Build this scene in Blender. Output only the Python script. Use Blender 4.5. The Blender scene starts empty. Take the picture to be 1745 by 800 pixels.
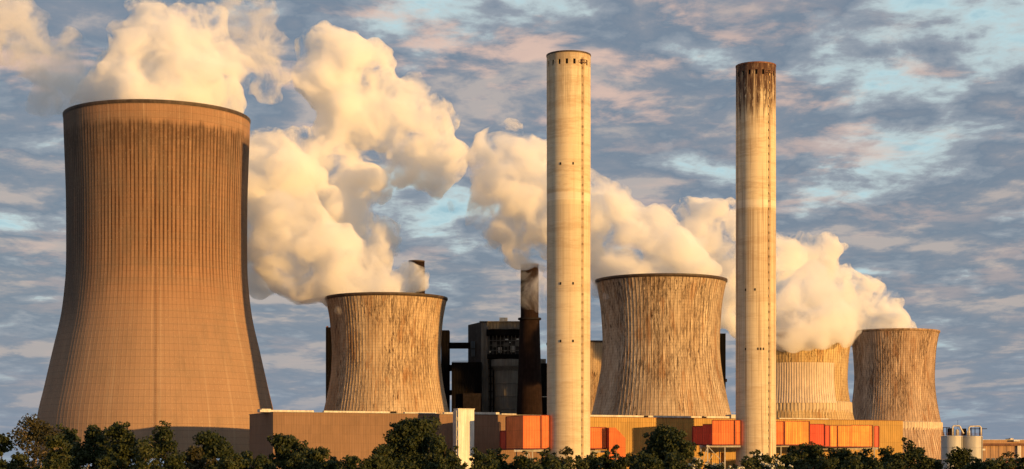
import bpy, bmesh, math, random
import numpy as np
from mathutils import Vector, Matrix

sc = bpy.context.scene
C = sc.collection
R = math.radians
PI = math.pi

# ------------------------------------------------------------------ camera
F = 3000.0            # focal length in photo pixels (photo is 1745 wide)
CX, HY, CZ = 872.5, 795.0, 5.0     # image centre column, horizon row, camera height
cam = bpy.data.cameras.new('camera')
cam.sensor_width = 36
cam.lens = F / 1745 * 36
cam.shift_y = (HY - 400) / 1745
cam.clip_start = 1
cam.clip_end = 60000
camo = bpy.data.objects.new('camera', cam)
camo.location = (0, 0, CZ)
camo.rotation_euler = (R(90), 0, 0)
C.objects.link(camo)
sc.camera = camo

# ------------------------------------------------------------------ render, colour
sc.view_settings.view_transform = 'Standard'
sc.view_settings.look = 'None'
sc.view_settings.exposure = 0.4
sc.view_settings.gamma = 1
sc.cycles.use_denoising = True
sc.cycles.max_bounces = 24
sc.cycles.diffuse_bounces = 3
sc.cycles.glossy_bounces = 2
sc.cycles.volume_bounces = 14
sc.cycles.transparent_max_bounces = 12
sc.cycles.volume_step_rate = 0.6
sc.cycles.use_adaptive_sampling = True
sc.cycles.adaptive_threshold = 0.02

# ------------------------------------------------------------------ node helper
class G:
    """small helper that wires shader nodes"""
    def __init__(s, tree):
        s.t = tree; s.t.nodes.clear()
    def node(s, typ, **kw):
        n = s.t.nodes.new(typ)
        for k, v in kw.items(): setattr(n, k, v)
        return n
    def put(s, sock, v):
        if v is None: return
        if isinstance(v, bpy.types.NodeSocket): s.t.links.new(v, sock)
        else:
            if sock.type == 'RGBA' and isinstance(v, (tuple, list)) and len(v) == 3: v = (*v, 1)
            sock.default_value = v
    def m(s, op, a, b=None, c=None, clamp=False):
        n = s.node('ShaderNodeMath', operation=op, use_clamp=clamp)
        for k, v in enumerate((a, b, c)): s.put(n.inputs[k], v)
        return n.outputs[0]
    def mix(s, f, a, b, bt='MIX'):
        n = s.node('ShaderNodeMix', data_type='RGBA', blend_type=bt)
        s.put(n.inputs[0], f); s.put(n.inputs[6], a); s.put(n.inputs[7], b)
        return n.outputs[2]
    def rng(s, v, a, b, c=0.0, d=1.0, smooth=True):
        n = s.node('ShaderNodeMapRange', interpolation_type='SMOOTHSTEP' if smooth else 'LINEAR')
        for k, x in enumerate((v, a, b, c, d)): s.put(n.inputs[k], x)
        return n.outputs[0]
    def vec(s, x, y, z):
        n = s.node('ShaderNodeCombineXYZ')
        for k, v in enumerate((x, y, z)): s.put(n.inputs[k], v)
        return n.outputs[0]
    def sep(s, v):
        n = s.node('ShaderNodeSeparateXYZ'); s.put(n.inputs[0], v)
        return n.outputs
    def noise(s, v, scale=1.0, det=4.0, rough=0.55, dist=0.0):
        n = s.node('ShaderNodeTexNoise')
        s.put(n.inputs['Vector'], v); s.put(n.inputs['Scale'], scale); s.put(n.inputs['Detail'], det)
        s.put(n.inputs['Roughness'], rough); s.put(n.inputs['Distortion'], dist)
        return n.outputs[0]

# ------------------------------------------------------------------ sun and sky
SUN_AZ, SUN_EL = 48.0, 3.7       # degrees to the right behind the camera, degrees up
sun_dir = Vector((math.sin(R(SUN_AZ)) * math.cos(R(SUN_EL)), -math.cos(R(SUN_AZ)) * math.cos(R(SUN_EL)), math.sin(R(SUN_EL))))
sl = bpy.data.lights.new('sun', 'SUN')
sl.energy = 5.0
sl.angle = R(0.5)
sl.color = (1.0, 0.545, 0.15)
so = bpy.data.objects.new('sun', sl)
so.rotation_euler = (-sun_dir).to_track_quat('-Z', 'Y').to_euler()
so.location = sun_dir * 500
C.objects.link(so)

world = bpy.data.worlds.new('World')
sc.world = world
world.use_nodes = True
g = G(world.node_tree)
sky = g.node('ShaderNodeTexSky', sky_type='NISHITA', sun_disc=False)
sky.sun_elevation = R(SUN_EL)
sky.sun_rotation = R(180 - SUN_AZ)
sky.altitude = 60; sky.air_density = 1.0; sky.dust_density = 1.0; sky.ozone_density = 1.0
tc = g.node('ShaderNodeTexCoord')
d = g.sep(tc.outputs['Generated'])
K = 10.0 * 0.80    # colours below are radiances; the background strength is 1 / K
def kc(r_, g_, b_): return (r_ * K, g_ * K, b_ * K)   # radiance x 10 x 0.8 (exposure offset)
# stratocumulus sheet: noise on a flat cloud layer seen in perspective, thin places are pale, thick ones slate
hz = g.m('ADD', g.m('MAXIMUM', d[2], 0.0), 0.13)
cu = g.m('DIVIDE', d[0], hz); cv = g.m('DIVIDE', d[1], hz)
def lay(k, stretch=1.0, dz=0.0): return g.vec(g.m('MULTIPLY', cu, k), g.m('MULTIPLY', cv, k * stretch), dz)
A = g.noise(lay(1.0), 2.3, 8, 0.55, 0.25)
B = g.noise(lay(1.0, .8, 3.3), 5.0, 9, 0.58, 0.3)
Lw = g.noise(lay(1.0, .9, 8.1), 1.3, 3, 0.5, 0.2)
C_ = g.noise(lay(1.0, .7, 6.1), 15.0, 8, 0.62, 0.4)
sheet = g.m('ADD', g.m('ADD', g.m('MULTIPLY', A, 0.52), g.m('MULTIPLY', B, 0.36)), g.m('MULTIPLY', C_, 0.12))
sheet = g.m('ADD', sheet, 0.012)
# clearing towards the upper right and on overhead
clear = g.m('MULTIPLY', g.rng(d[2], 0.222, 0.238), g.rng(g.m('SUBTRACT', d[0], g.m('MULTIPLY', Lw, 0.25)), -0.02, 0.10))
sheet = g.m('SUBTRACT', sheet, g.m('MULTIPLY', clear, 0.095))
ramp = g.node('ShaderNodeValToRGB')
g.put(ramp.inputs[0], sheet)
el = ramp.color_ramp.elements
cols = [(0.350, (.34, .54, .63)), (0.395, (.50, .68, .73)), (0.420, (.50, .60, .63)), (0.455, (.30, .34, .40)), (0.500, (.180, .235, .315)), (0.540, (.235, .27, .335)), (0.585, (.46, .41, .40))]
el[0].position, el[0].color = cols[0][0], (*cols[0][1], 1)
el[1].position, el[1].color = cols[-1][0], (*cols[-1][1], 1)
for p_, c_ in cols[1:-1]:
    e = el.new(p_); e.color = (*c_, 1)
sc_ = g.node('ShaderNodeVectorMath', operation='SCALE'); g.put(sc_.inputs[0], ramp.outputs[0]); sc_.inputs['Scale'].default_value = K
cloud = sc_.outputs[0]
W_ = g.noise(lay(1.0, 1.1, 5.7), 4.2, 9, 0.6, 0.25)
warm = g.m('MULTIPLY', g.rng(W_, 0.50, 0.64), g.rng(Lw, 0.38, 0.58))
warm = g.m('MULTIPLY', warm, g.rng(d[2], 0.06, 0.24, 0.22, 1.15))
cloud = g.mix(g.m('MULTIPLY', warm, 0.75), cloud, kc(.78, .54, .44))
skyc = g.mix(0.10, cloud, sky.outputs[0])
low = g.rng(g.m('ADD', d[2], g.m('MULTIPLY', A, 0.10)), 0.165, 0.04)
skyc = g.mix(g.m('MULTIPLY', low, 0.72), skyc, kc(.225, .28, .36))
bg = g.node('ShaderNodeBackground')
g.put(bg.inputs[0], skyc); bg.inputs[1].default_value = 0.1
wo = g.node('ShaderNodeOutputWorld')
g.t.links.new(bg.outputs[0], wo.inputs[0])

# ------------------------------------------------------------------ helpers
def P(px, py, Y):
    """photo pixel seen at depth Y -> world x, y, z"""
    return ((px - CX) * Y / F, Y, CZ + (HY - py) * Y / F)
def XZ(px, py, Y):
    p = P(px, py, Y); return p[0], p[2]

class MB:
    """collects faces and links them as one mesh object"""
    def __init__(s): s.v = []; s.f = []
    def poly(s, pts):
        n = len(s.v); s.v += [tuple(p) for p in pts]; s.f.append(list(range(n, n + len(pts))))
    def add(s, vs, fs):
        n = len(s.v); s.v += [tuple(p) for p in vs]; s.f += [[i + n for i in f] for f in fs]
    def box(s, x0, y0, z0, x1, y1, z1):
        v = [(x0,y0,z0),(x1,y0,z0),(x1,y1,z0),(x0,y1,z0),(x0,y0,z1),(x1,y0,z1),(x1,y1,z1),(x0,y1,z1)]
        s.add(v, [(0,3,2,1),(4,5,6,7),(0,1,5,4),(1,2,6,5),(2,3,7,6),(3,0,4,7)]); return s
    def tube(s, a, b, r0, r1=None, n=6, cap=True):
        r1 = r0 if r1 is None else r1
        a = Vector(a); b = Vector(b); d = (b - a).normalized()
        u = d.orthogonal().normalized(); w = d.cross(u)
        vs = []
        for c, r_ in ((a, r0), (b, r1)):
            for k in range(n):
                t = 2 * PI * k / n; vs.append(c + u * (r_ * math.cos(t)) + w * (r_ * math.sin(t)))
        fs = [(k, (k + 1) % n, n + (k + 1) % n, n + k) for k in range(n)]
        if cap: fs += [tuple(range(n - 1, -1, -1)), tuple(range(n, 2 * n))]
        s.add(vs, fs); return s
    def path(s, pts, rad, n=6):
        pts = [Vector(p) for p in pts]
        rings = []
        base = len(s.v)
        for k, p in enumerate(pts):
            dd = (pts[min(k + 1, len(pts) - 1)] - pts[max(k - 1, 0)]).normalized()
            u = dd.cross(Vector((0.31, 0.95, 0.07))).normalized(); w = dd.cross(u)
            rr = rad[k] if isinstance(rad, (list, tuple)) else rad
            for i in range(n):
                t = 2 * PI * i / n; s.v.append(tuple(p + u * (rr * math.cos(t)) + w * (rr * math.sin(t))))
        for k in range(len(pts) - 1):
            for i in range(n):
                a = base + k * n; s.f.append([a + i, a + (i + 1) % n, a + n + (i + 1) % n, a + n + i])
        s.f.append([base + i for i in range(n - 1, -1, -1)]); s.f.append([base + (len(pts) - 1) * n + i for i in range(n)])
        return s
    def prism(s, pts, z0, z1):
        n = len(pts)
        v = [(p[0], p[1], z0) for p in pts] + [(p[0], p[1], z1) for p in pts]
        s.add(v, [tuple(range(n - 1, -1, -1)), tuple(range(n, 2 * n))] + [(k, (k + 1) % n, n + (k + 1) % n, n + k) for k in range(n)])
        return s
    def corr(s, pts, z0, z1, pitch=1.0, depth=0.12):
        """upright prism whose sides are profiled sheet: raised flutes at the given pitch (pts anticlockwise)"""
        out = []
        n = len(pts)
        for k in range(n):
            a = Vector(pts[k][:2]); b = Vector(pts[(k + 1) % n][:2]); d_ = b - a; L = d_.length; d_.normalize()
            nm = Vector((d_.y, -d_.x)); c = max(1, int(L / pitch)); q = L / c
            for i in range(c):
                for f_, h in ((0.0, 0), (0.40, 0), (0.5, depth), (0.9, depth)):
                    if i == 0 and f_ == 0.0: out.append(tuple(a)); continue
                    p = a + d_ * (q * (i + f_)) + nm * h; out.append((p.x, p.y))
        s.prism(out, z0, z1); return s
    def lathe(s, prof, n, rib=0.0, cap=False, off=(0.0,), hs=(0.0,), skip=None, flip=False):
        """prof: (r, z) list. off/hs: angular offsets inside one pitch and radial height"""
        base = len(s.v); m_ = len(off)
        for r_, z in prof:
            for i in range(n):
                for o_, h in zip(off, hs):
                    t = 2 * PI * (i + o_) / n
                    rr = r_ + h * rib
                    s.v.append((rr * math.cos(t), rr * math.sin(t), z))
        N = n * m_
        for j in range(len(prof) - 1):
            for i in range(N):
                if skip and skip(i, j): continue
                a = base + j * N
                q = [a + i, a + (i + 1) % N, a + N + (i + 1) % N, a + N + i]
                s.f.append(q[::-1] if flip else q)
        return s
    def build(s, name, mat, parent=None, smooth=False, kind=None, label=None):
        me = bpy.data.meshes.new(name)
        me.from_pydata(s.v, [], s.f); me.update()
        if smooth:
            me.polygons.foreach_set('use_smooth', [True] * len(me.polygons))
        if mat: me.materials.append(mat)
        o = bpy.data.objects.new(name, me); C.objects.link(o)
        if parent: o.parent = parent
        if kind: o['kind'] = kind
        if label: o['label'] = label
        return o

def thing(name, label, cat, loc=(0, 0, 0), rz=0.0, group=None):
    o = bpy.data.objects.new(name, None); C.objects.link(o)
    o.location = loc; o.rotation_euler = (0, 0, rz); o.empty_display_size = 2
    o['label'] = label; o['category'] = cat
    if group: o['group'] = group
    return o

# ------------------------------------------------------------------ materials
def new_mat(name):
    m_ = bpy.data.materials.new(name); m_.use_nodes = True
    return m_, G(m_.node_tree)
def finish(g, col, rough=0.85, bump=None, bd=0.1, bs=0.5, metal=0.0, spec=0.3):
    b = g.node('ShaderNodeBsdfPrincipled')
    g.put(b.inputs['Base Color'], col); g.put(b.inputs['Roughness'], rough); g.put(b.inputs['Metallic'], metal)
    b.inputs['Specular IOR Level'].default_value = spec
    if bump is not None:
        n = g.node('ShaderNodeBump'); n.inputs['Strength'].default_value = bs; n.inputs['Distance'].default_value = bd
        g.put(n.inputs['Height'], bump); g.t.links.new(n.outputs[0], b.inputs['Normal'])
    o = g.node('ShaderNodeOutputMaterial'); g.t.links.new(b.outputs[0], o.inputs[0])

def paint(name, col, var=0.18, scale=0.35, rough=0.6, streak=0.25, metal=0.0, spec=0.25, panel=None):
    """painted or bare surface with weathering streaks and blotches"""
    m_, g = new_mat(name)
    p = g.node('ShaderNodeTexCoord').outputs['Object']
    s_ = g.sep(p)
    bl = g.noise(p, scale, 6, 0.6)
    st = g.noise(g.vec(g.m('MULTIPLY', s_[0], 1.6), g.m('MULTIPLY', s_[1], 1.6), g.m('MULTIPLY', s_[2], 0.07)), 1.0, 5, 0.6)
    f = g.m('MULTIPLY', g.rng(bl, 0.3, 0.7, 1 - var, 1 + var), g.rng(st, 0.35, 0.68, 1 - streak, 1 + streak * 0.4))
    if panel:      # every sheet has weathered a little differently
        wn = g.node('ShaderNodeTexWhiteNoise', noise_dimensions='2D')
        q = g.vec(g.m('FLOOR', g.m('DIVIDE', g.m('ADD', s_[0], g.m('MULTIPLY', s_[1], .37)), panel[0])), g.m('FLOOR', g.m('DIVIDE', s_[2], panel[1])), 0.0)
        g.put(wn.inputs['Vector'], q)
        f = g.m('MULTIPLY', f, g.rng(wn.outputs['Value'], 0.0, 1.0, 1 - panel[2], 1 + panel[2], smooth=False))
        sm = g.rng(g.m('ABSOLUTE', g.m('SUBTRACT', g.m('FRACT', g.m('DIVIDE', s_[2], panel[1])), 0.5)), 0.47, 0.5, 1.0, 0.78)
        f = g.m('MULTIPLY', f, sm)
    c = g.mix(1.0, col, g.vec(f, f, f), 'MULTIPLY')
    finish(g, c, rough, g.noise(p, 2.0, 4), 0.03, 0.4, metal, spec)
    return m_

def polar(g):
    p = g.node('ShaderNodeTexCoord').outputs['Object']
    s_ = g.sep(p)
    return p, g.m('ARCTAN2', s_[1], s_[0]), s_[2]

def shell_big():
    """large tower: smooth band under the rim, dark runs along every joint in the upper half"""
    m_, g = new_mat('big_tower_concrete')
    p, a, z = polar(g)
    N = 144
    ca = g.m('MULTIPLY', g.m('COSINE', a), 1.0); sa = g.m('SINE', a)
    def an(k, kz, det=5, r_=0.6):
        return g.noise(g.vec(g.m('MULTIPLY', ca, k), g.m('MULTIPLY', sa, k), g.m('MULTIPLY', z, kz)), 1.0, det, r_)
    base = g.mix(g.rng(an(3, 0.02), 0.35, 0.65), (.255, .142, .085), (.315, .183, .11))
    # horizontal pour bands
    hb = an(0.6, 0.33, 6, 0.75)
    base = g.mix(g.m('MULTIPLY', g.rng(hb, 0.40, 0.66), 0.42), base, (.22, .15, .10))
    pale = an(30, 0.008, 4)
    base = g.mix(g.m('MULTIPLY', g.rng(pale, 0.56, 0.72), 0.30), base, (.55, .42, .30))
    base = g.mix(g.m('MULTIPLY', g.rng(z, 95, 55), 0.4), base, (.30, .215, .15))
    # lift joints
    lj = g.rng(g.m('ABSOLUTE', g.m('SINE', g.m('MULTIPLY', z, 1.05))), 0.22, 0.0)
    base = g.mix(g.m('MULTIPLY', lj, 0.42), base, (.11, .07, .045))
    # dark runs
    ph = g.m('ABSOLUTE', g.m('SINE', g.m('MULTIPLY', a, N / 2)))
    wob = an(60, 0.05, 5)
    line = g.rng(g.m('ADD', ph, g.m('MULTIPLY', g.m('SUBTRACT', wob, 0.5), 0.5)), 0.80, 0.40)
    line = g.m('MULTIPLY', line, g.rng(an(14, 0.03, 6), 0.28, 0.58, 0.35, 1.0))
    zz = g.m('ADD', z, g.m('MULTIPLY', g.m('SUBTRACT', an(9, 0.0), 0.5), 9))
    zz2 = g.m('ADD', z, g.m('MULTIPLY', g.m('SUBTRACT', an(40, 0.0), 0.5), 55))
    mtop = g.rng(zz, 162.0, 157.5)
    mbot = g.rng(zz2, 72, 112)
    msk = g.m('MULTIPLY', mtop, mbot)
    base = g.mix(g.m('MULTIPLY', g.m('MULTIPLY', line, 0.97), msk), base, (.050, .019, .006))
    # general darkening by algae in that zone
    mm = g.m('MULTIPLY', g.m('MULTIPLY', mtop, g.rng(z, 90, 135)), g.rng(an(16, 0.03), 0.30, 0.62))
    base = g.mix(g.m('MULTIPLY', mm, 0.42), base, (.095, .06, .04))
    wx = g.m('MULTIPLY', ca, -1.0)  # left flank: algae plus the unlit side's shade painted into the colour
    algae_shade = g.m('MULTIPLY', g.rng(g.m('ADD', wx, g.m('MULTIPLY', g.m('SUBTRACT', an(5, 0.02, 6), 0.5), 1.1)), 0.30, 0.95), g.rng(g.m('ADD', z, g.m('MULTIPLY', g.m('SUBTRACT', an(7, 0.02), 0.5), 60)), 30, 95))
    base = g.mix(g.m('MULTIPLY', algae_shade, 0.75), base, (.065, .056, .05))
    st2 = g.m('MULTIPLY', g.m('MULTIPLY', mtop, g.rng(g.m('ADD', z, g.m('MULTIPLY', g.m('SUBTRACT', an(20, 0.02, 5), 0.5), 45)), 138, 156)), g.rng(an(10, 0.12, 6, 0.7), 0.36, 0.56))
    base = g.mix(g.m('MULTIPLY', st2, 0.52), base, (.05, .028, .018))
    # faint joints in the lower half
    base = g.mix(g.m('MULTIPLY', g.rng(ph, 0.10, 0.0), 0.30), base, (.15, .10, .07))
    pt = an(4, 0.035, 7, 0.65)
    base = g.mix(g.m('MULTIPLY', g.rng(pt, 0.50, 0.66), 0.35), base, (.16, .115, .08))
    fleck = an(160, 1.2, 3)
    base = g.mix(g.m('MULTIPLY', g.rng(fleck, 0.60, 0.72), 0.35), base, (.60, .48, .34))
    finish(g, base, 0.9, an(50, 0.7), 0.12, 0.5)
    return m_

def shell_small(name, tint=(1, 1, 1), stain=0.6, seed=0.0, white=0.35, N=104, H=92.0):
    m_, g = new_mat(name)
    p, a, z = polar(g)
    ca = g.m('ADD', g.m('COSINE', a), seed); sa = g.m('SINE', a)
    def an(k, kz, det=5, r_=0.6):
        return g.noise(g.vec(g.m('MULTIPLY', ca, k), g.m('MULTIPLY', sa, k), g.m('MULTIPLY', z, kz)), 1.0, det, r_)
    t = lambda c: tuple(x * y for x, y in zip(c, tint))
    base = g.mix(g.rng(an(3, 0.03), 0.33, 0.67), t((.41, .31, .215)), t((.58, .48, .36)))
    # dark organic growth, runs with broken edges, denser in the upper and middle part
    run = an(44, 0.24, 7, 0.80)
    dens = g.m('MULTIPLY', g.rng(an(2.6, 0.035, 3), 0.32, 0.66), g.rng(z, H * 0.22, H * 0.62))
    f = g.m('MULTIPLY', g.rng(run, 0.43, 0.56), g.m('ADD', g.m('MULTIPLY', dens, 0.85), 0.22), clamp=True)
    base = g.mix(g.m('MULTIPLY', f, stain + 0.22, clamp=True), base, t((.05, .027, .016)))
    # rust toned patches
    base = g.mix(g.m('MULTIPLY', g.rng(an(7, 0.07, 6), 0.52, 0.66), 0.55), base, t((.30, .15, .06)))
    # pale lime runs
    lime = g.m('MULTIPLY', g.rng(an(50, 0.06, 6, 0.7), 0.54, 0.63), g.rng(an(3.2, 0.04, 2), 0.36, 0.58))
    base = g.mix(g.m('MULTIPLY', lime, white + 0.35), base, t((.80, .66, .48)))
    # blocky broken specks
    sp = g.m('MULTIPLY', g.rng(an(44, 0.30, 4, 0.75), 0.54, 0.60), g.rng(an(3, 0.05, 3), 0.42, 0.62))
    base = g.mix(g.m('MULTIPLY', sp, 0.9), base, t((.04, .02, .014)))
    lj = g.rng(g.m('ABSOLUTE', g.m('SINE', g.m('MULTIPLY', z, 2.3))), 0.30, 0.0)
    base = g.mix(g.m('MULTIPLY', lj, 0.38), base, t((.13, .09, .06)))
    ph = g.m('ABSOLUTE', g.m('SINE', g.m('MULTIPLY', a, N / 2)))
    base = g.mix(g.m('MULTIPLY', g.rng(ph, 0.30, 0.0), 0.60), base, t((.11, .075, .05)))
    finish(g, base, 0.9, an(50, 0.9), 0.15, 0.6)
    return m_

def shaft_mat(name, top_dirt, H, runs):
    m_, g = new_mat(name)
    p, a, z = polar(g)
    ca = g.m('COSINE', a); sa = g.m('SINE', a)
    def an(k, kz, det=5, r_=0.6, dz=0.0):
        return g.noise(g.vec(g.m('MULTIPLY', ca, k), g.m('MULTIPLY', sa, k), g.m('ADD', g.m('MULTIPLY', z, kz), dz)), 1.0, det, r_)
    base = g.mix(g.rng(an(1.2, 0.03), 0.35, 0.65), (.60, .50, .345), (.69, .585, .41))
    band = an(0.25, 0.16, 6, 0.8)
    base = g.mix(g.m('MULTIPLY', g.rng(band, 0.46, 0.62), 0.55), base, (.42, .30, .18))
    band2 = an(0.2, 0.5, 3, 0.6, 7.0)
    base = g.mix(g.m('MULTIPLY', g.rng(band2, 0.58, 0.70), 0.35), base, (.74, .68, .56))
    # newer concrete below the pale collar
    base = g.mix(g.m('MULTIPLY', g.rng(z, H * 0.645, H * 0.64), 0.28), base, (.46, .38, .28))
    col = g.m('MULTIPLY', g.rng(z, H * 0.652, H * 0.656), g.rng(z, H * 0.674, H * 0.670))
    base = g.mix(g.m('MULTIPLY', col, 0.6), base, (.78, .70, .56))
    lj = g.rng(g.m('ABSOLUTE', g.m('SINE', g.m('MULTIPLY', z, 1.05))), 0.12, 0.0)
    base = g.mix(g.m('MULTIPLY', lj, 0.22), base, (.2, .16, .12))
    vj = g.rng(g.m('ABSOLUTE', g.m('SINE', g.m('MULTIPLY', a, 24))), 0.08, 0.0)
    base = g.mix(g.m('MULTIPLY', vj, 0.14), base, (.2, .16, .12))
    # brown runs
    rn = g.m('MULTIPLY', g.rng(an(15, 0.012, 5), 0.50, 0.64), g.rng(an(2, 0.02, 2), 0.35, 0.6))
    base = g.mix(g.m('MULTIPLY', rn, runs), base, (.20, .12, .07))
    # soot under the rim
    zt = g.m('ADD', z, g.m('MULTIPLY', g.m('SUBTRACT', an(12, 0.01, 4), 0.5), 55))
    soot = g.rng(zt, H - 24, H - 8)
    soot2 = g.rng(z, H - 4.0, H - 2.4)
    s1 = g.m('MULTIPLY', soot, g.rng(an(14, 0.08, 6, 0.7), 0.36, 0.55))
    base = g.mix(g.m('MULTIPLY', g.m('MAXIMUM', s1, g.m('MULTIPLY', soot2, g.rng(an(6, 0.2, 5), 0.2, 0.5))), top_dirt), base, (.085, .035, .022))
    # soot columns that start under the openings and end at different heights
    cols_ = g.rng(g.m('ABSOLUTE', g.m('SINE', g.m('MULTIPLY', a, 9.0))), 0.35, 0.75)
    lowz = g.m('ADD', z, g.m('MULTIPLY', g.m('SUBTRACT', an(5, 0.0, 4), 0.5), 34))
    sc2 = g.m('MULTIPLY', g.m('MULTIPLY', cols_, g.rng(lowz, H - 24, H - 15)), g.rng(an(9, 0.22, 5, 0.7), 0.40, 0.52))
    base = g.mix(g.m('MULTIPLY', sc2, top_dirt * 0.9), base, (.05, .022, .015))
    mid = g.m('MULTIPLY', g.m('MULTIPLY', g.rng(z, H * .66, H * .64), g.rng(z, H * .38, H * .55)), g.rng(an(18, 0.006, 5), 0.46, 0.58))
    base = g.mix(g.m('MULTIPLY', mid, runs * 0.8), base, (.24, .13, .07))
    finish(g, base, 0.85, an(20, 0.5), 0.08, 0.35)
    return m_

M = {}
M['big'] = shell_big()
M['t2'] = shell_small('tower_concrete_amber', (1.02, .95, .86), 0.55, 0.0, 0.35)
M['t3'] = shell_small('tower_concrete_grey', (.95, .93, .92), 0.6, 3.1, 0.45)
M['t4'] = shell_small('tower_concrete_ochre', (1.05, .98, .75), 0.25, 7.7, 0.2)
M['t5'] = shell_small('tower_concrete_brown', (.8, .72, .6), 0.4, 5.2, 0.2)
M['t6'] = shell_small('tower_concrete_stained', (.88, .80, .80), 0.6, 9.4, 0.9)
M['rim'] = paint('rim_dark', (.07, .05, .04), 0.3)
M['rimw'] = paint('rim_worn', (.30, .20, .13), 0.5, 0.6)
M['inner'] = paint('inner_concrete', (.16, .14, .12))
M['skirt'] = paint('skirt_sheet', (.54, .43, .30), 0.12, 0.2, 0.7, 0.2)
M['skirt_pale'] = paint('pale_skirt_sheet', (.60, .48, .35), 0.12, 0.2, 0.7, 0.2)
M['patch'] = paint('patch_sheet', (.60, .50, .42), 0.10, 0.2, 0.7, 0.2)
M['shaft1'] = shaft_mat('chimney_concrete_clean', 0.18, 168.0, 0.25)
M['shaft2'] = shaft_mat('chimney_concrete_sooty', 0.95, 173.0, 0.75)
M['dark'] = paint('dark_opening', (.03, .025, .022), 0.2, spec=.05)
M['rust'] = paint('rusty_steel', (.16, .07, .04), 0.4)
M['ladder'] = paint('weathered_ladder', (.40, .27, .15), 0.3)
M['steel'] = paint('pale_steel', (.45, .43, .40), 0.2, 0.5, 0.5)
M['dsteel'] = paint('dark_steel', (.018, .014, .014), 0.3, spec=.04)
M['hall_l'] = paint('brown_cladding', (.205, .120, .075), 0.08, 0.05, 0.65, 0.14, panel=(4.0, 3.6, .05))
M['hall_r'] = paint('ochre_cladding', (.42, .25, .065), 0.09, 0.06, 0.6, 0.2, panel=(3.15, 8.0, .06))
M['coping'] = paint('light_coping', (.60, .55, .48), 0.1)
M['white'] = paint('white_cladding', (.72, .70, .64), 0.06)
M['roof'] = paint('roof_felt', (.20, .18, .16))
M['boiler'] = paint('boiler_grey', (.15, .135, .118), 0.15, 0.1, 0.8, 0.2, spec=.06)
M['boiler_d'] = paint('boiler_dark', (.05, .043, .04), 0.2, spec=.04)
M['black'] = paint('black_cladding', (.007, .006, .006), 0.2, 0.1, 0.9, 0.1, spec=.02)
M['brick'] = paint('dark_chimney', (.020, .012, .010), 0.2, 0.4, 0.9, spec=.04)
M['silo'] = paint('silo_steel', (.42, .41, .39), 0.06, 0.3, 0.5, 0.08)
M['duct_o'] = paint('duct_orange', (.72, .185, .055), 0.10, 0.3, 0.55, 0.2, panel=(2.85, 6.4, .06))
M['duct_y'] = paint('duct_amber', (.80, .30, .06), 0.10, 0.3, 0.55, 0.34, panel=(2.85, 5.0, .08))
M['duct_r'] = paint('duct_red', (.62, .085, .045), 0.10, 0.3, 0.55, 0.2, panel=(2.85, 6.4, .06))
M['duct_d'] = paint('duct_trim', (.16, .03, .03), 0.1)
M['lowb'] = paint('low_building', (.36, .22, .13), 0.12, 0.1)
M['window'] = paint('grey_glazing', (.10, .12, .14), 0.1, 0.3, 0.2, 0.0)
M['bark'] = paint('bark', (.27, .21, .15), 0.3, 2.0, 0.95)
M['post'] = paint('galvanised_post', (.42, .40, .37), 0.1)

def leaf_mat(name, a, b, c):
    m_, g = new_mat(name)
    p = g.node('ShaderNodeTexCoord').outputs['Object']
    n = g.noise(p, 0.9, 3)
    n2 = g.noise(p, 6.0, 2)
    col = g.mix(g.rng(n, 0.38, 0.62), a, b)
    col = g.mix(g.m('MULTIPLY', g.rng(n2, 0.55, 0.72), 0.6), col, c)
    b_ = g.node('ShaderNodeBsdfPrincipled')
    g.put(b_.inputs['Base Color'], col); b_.inputs['Roughness'].default_value = 0.6
    b_.inputs['Specular IOR Level'].default_value = 0.25
    tr = g.node('ShaderNodeBsdfTranslucent'); g.put(tr.inputs[0], col)
    mx = g.node('ShaderNodeMixShader'); mx.inputs[0].default_value = 0.22
    g.t.links.new(b_.outputs[0], mx.inputs[1]); g.t.links.new(tr.outputs[0], mx.inputs[2])
    o = g.node('ShaderNodeOutputMaterial'); g.t.links.new(mx.outputs[0], o.inputs[0])
    return m_
M['leaf0'] = leaf_mat('leaves_dark', (.020, .032, .011), (.042, .052, .015), (.095, .090, .022))
M['leaf1'] = leaf_mat('leaves_mid', (.030, .044, .015), (.055, .062, .018), (.09, .09, .022))
M['leaf2'] = leaf_mat('leaves_brown', (.034, .034, .015), (.055, .048, .018), (.08, .065, .02))
M['blossom'] = paint('blossom', (.62, .58, .46), 0.1)

# ------------------------------------------------------------------ ground
m_, g_ = new_mat('grassland')
pp = g_.node('ShaderNodeTexCoord').outputs['Object']
cc = g_.mix(g_.rng(g_.noise(pp, 0.02, 6), 0.4, 0.6), (.06, .07, .025), (.11, .09, .045))
cc = g_.mix(g_.m('MULTIPLY', g_.rng(g_.noise(pp, 0.8, 6), 0.4, 0.7), 0.5), cc, (.035, .045, .015))
finish(g_, cc, 0.95, g_.noise(pp, 1.5, 4), 0.2, 0.6)
gr = MB(); S = 30000
gr.poly([(-S, -S, 0), (S, -S, 0), (S, S, 0), (-S, S, 0)])
gr.build('ground', m_, kind='structure')
m_, g_ = new_mat('yard_gravel')
pp = g_.node('ShaderNodeTexCoord').outputs['Object']
cc = g_.mix(g_.rng(g_.noise(pp, 0.15, 6), 0.4, 0.6), (.17, .15, .13), (.25, .22, .18))
finish(g_, cc, 0.95, g_.noise(pp, 4, 4), 0.05, 0.6)
yd = MB(); yd.poly([(-420, 330, .02), (460, 330, .02), (460, 1550, .02), (-420, 1550, .02)])
yd.build('yard', m_, kind='structure')

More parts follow.
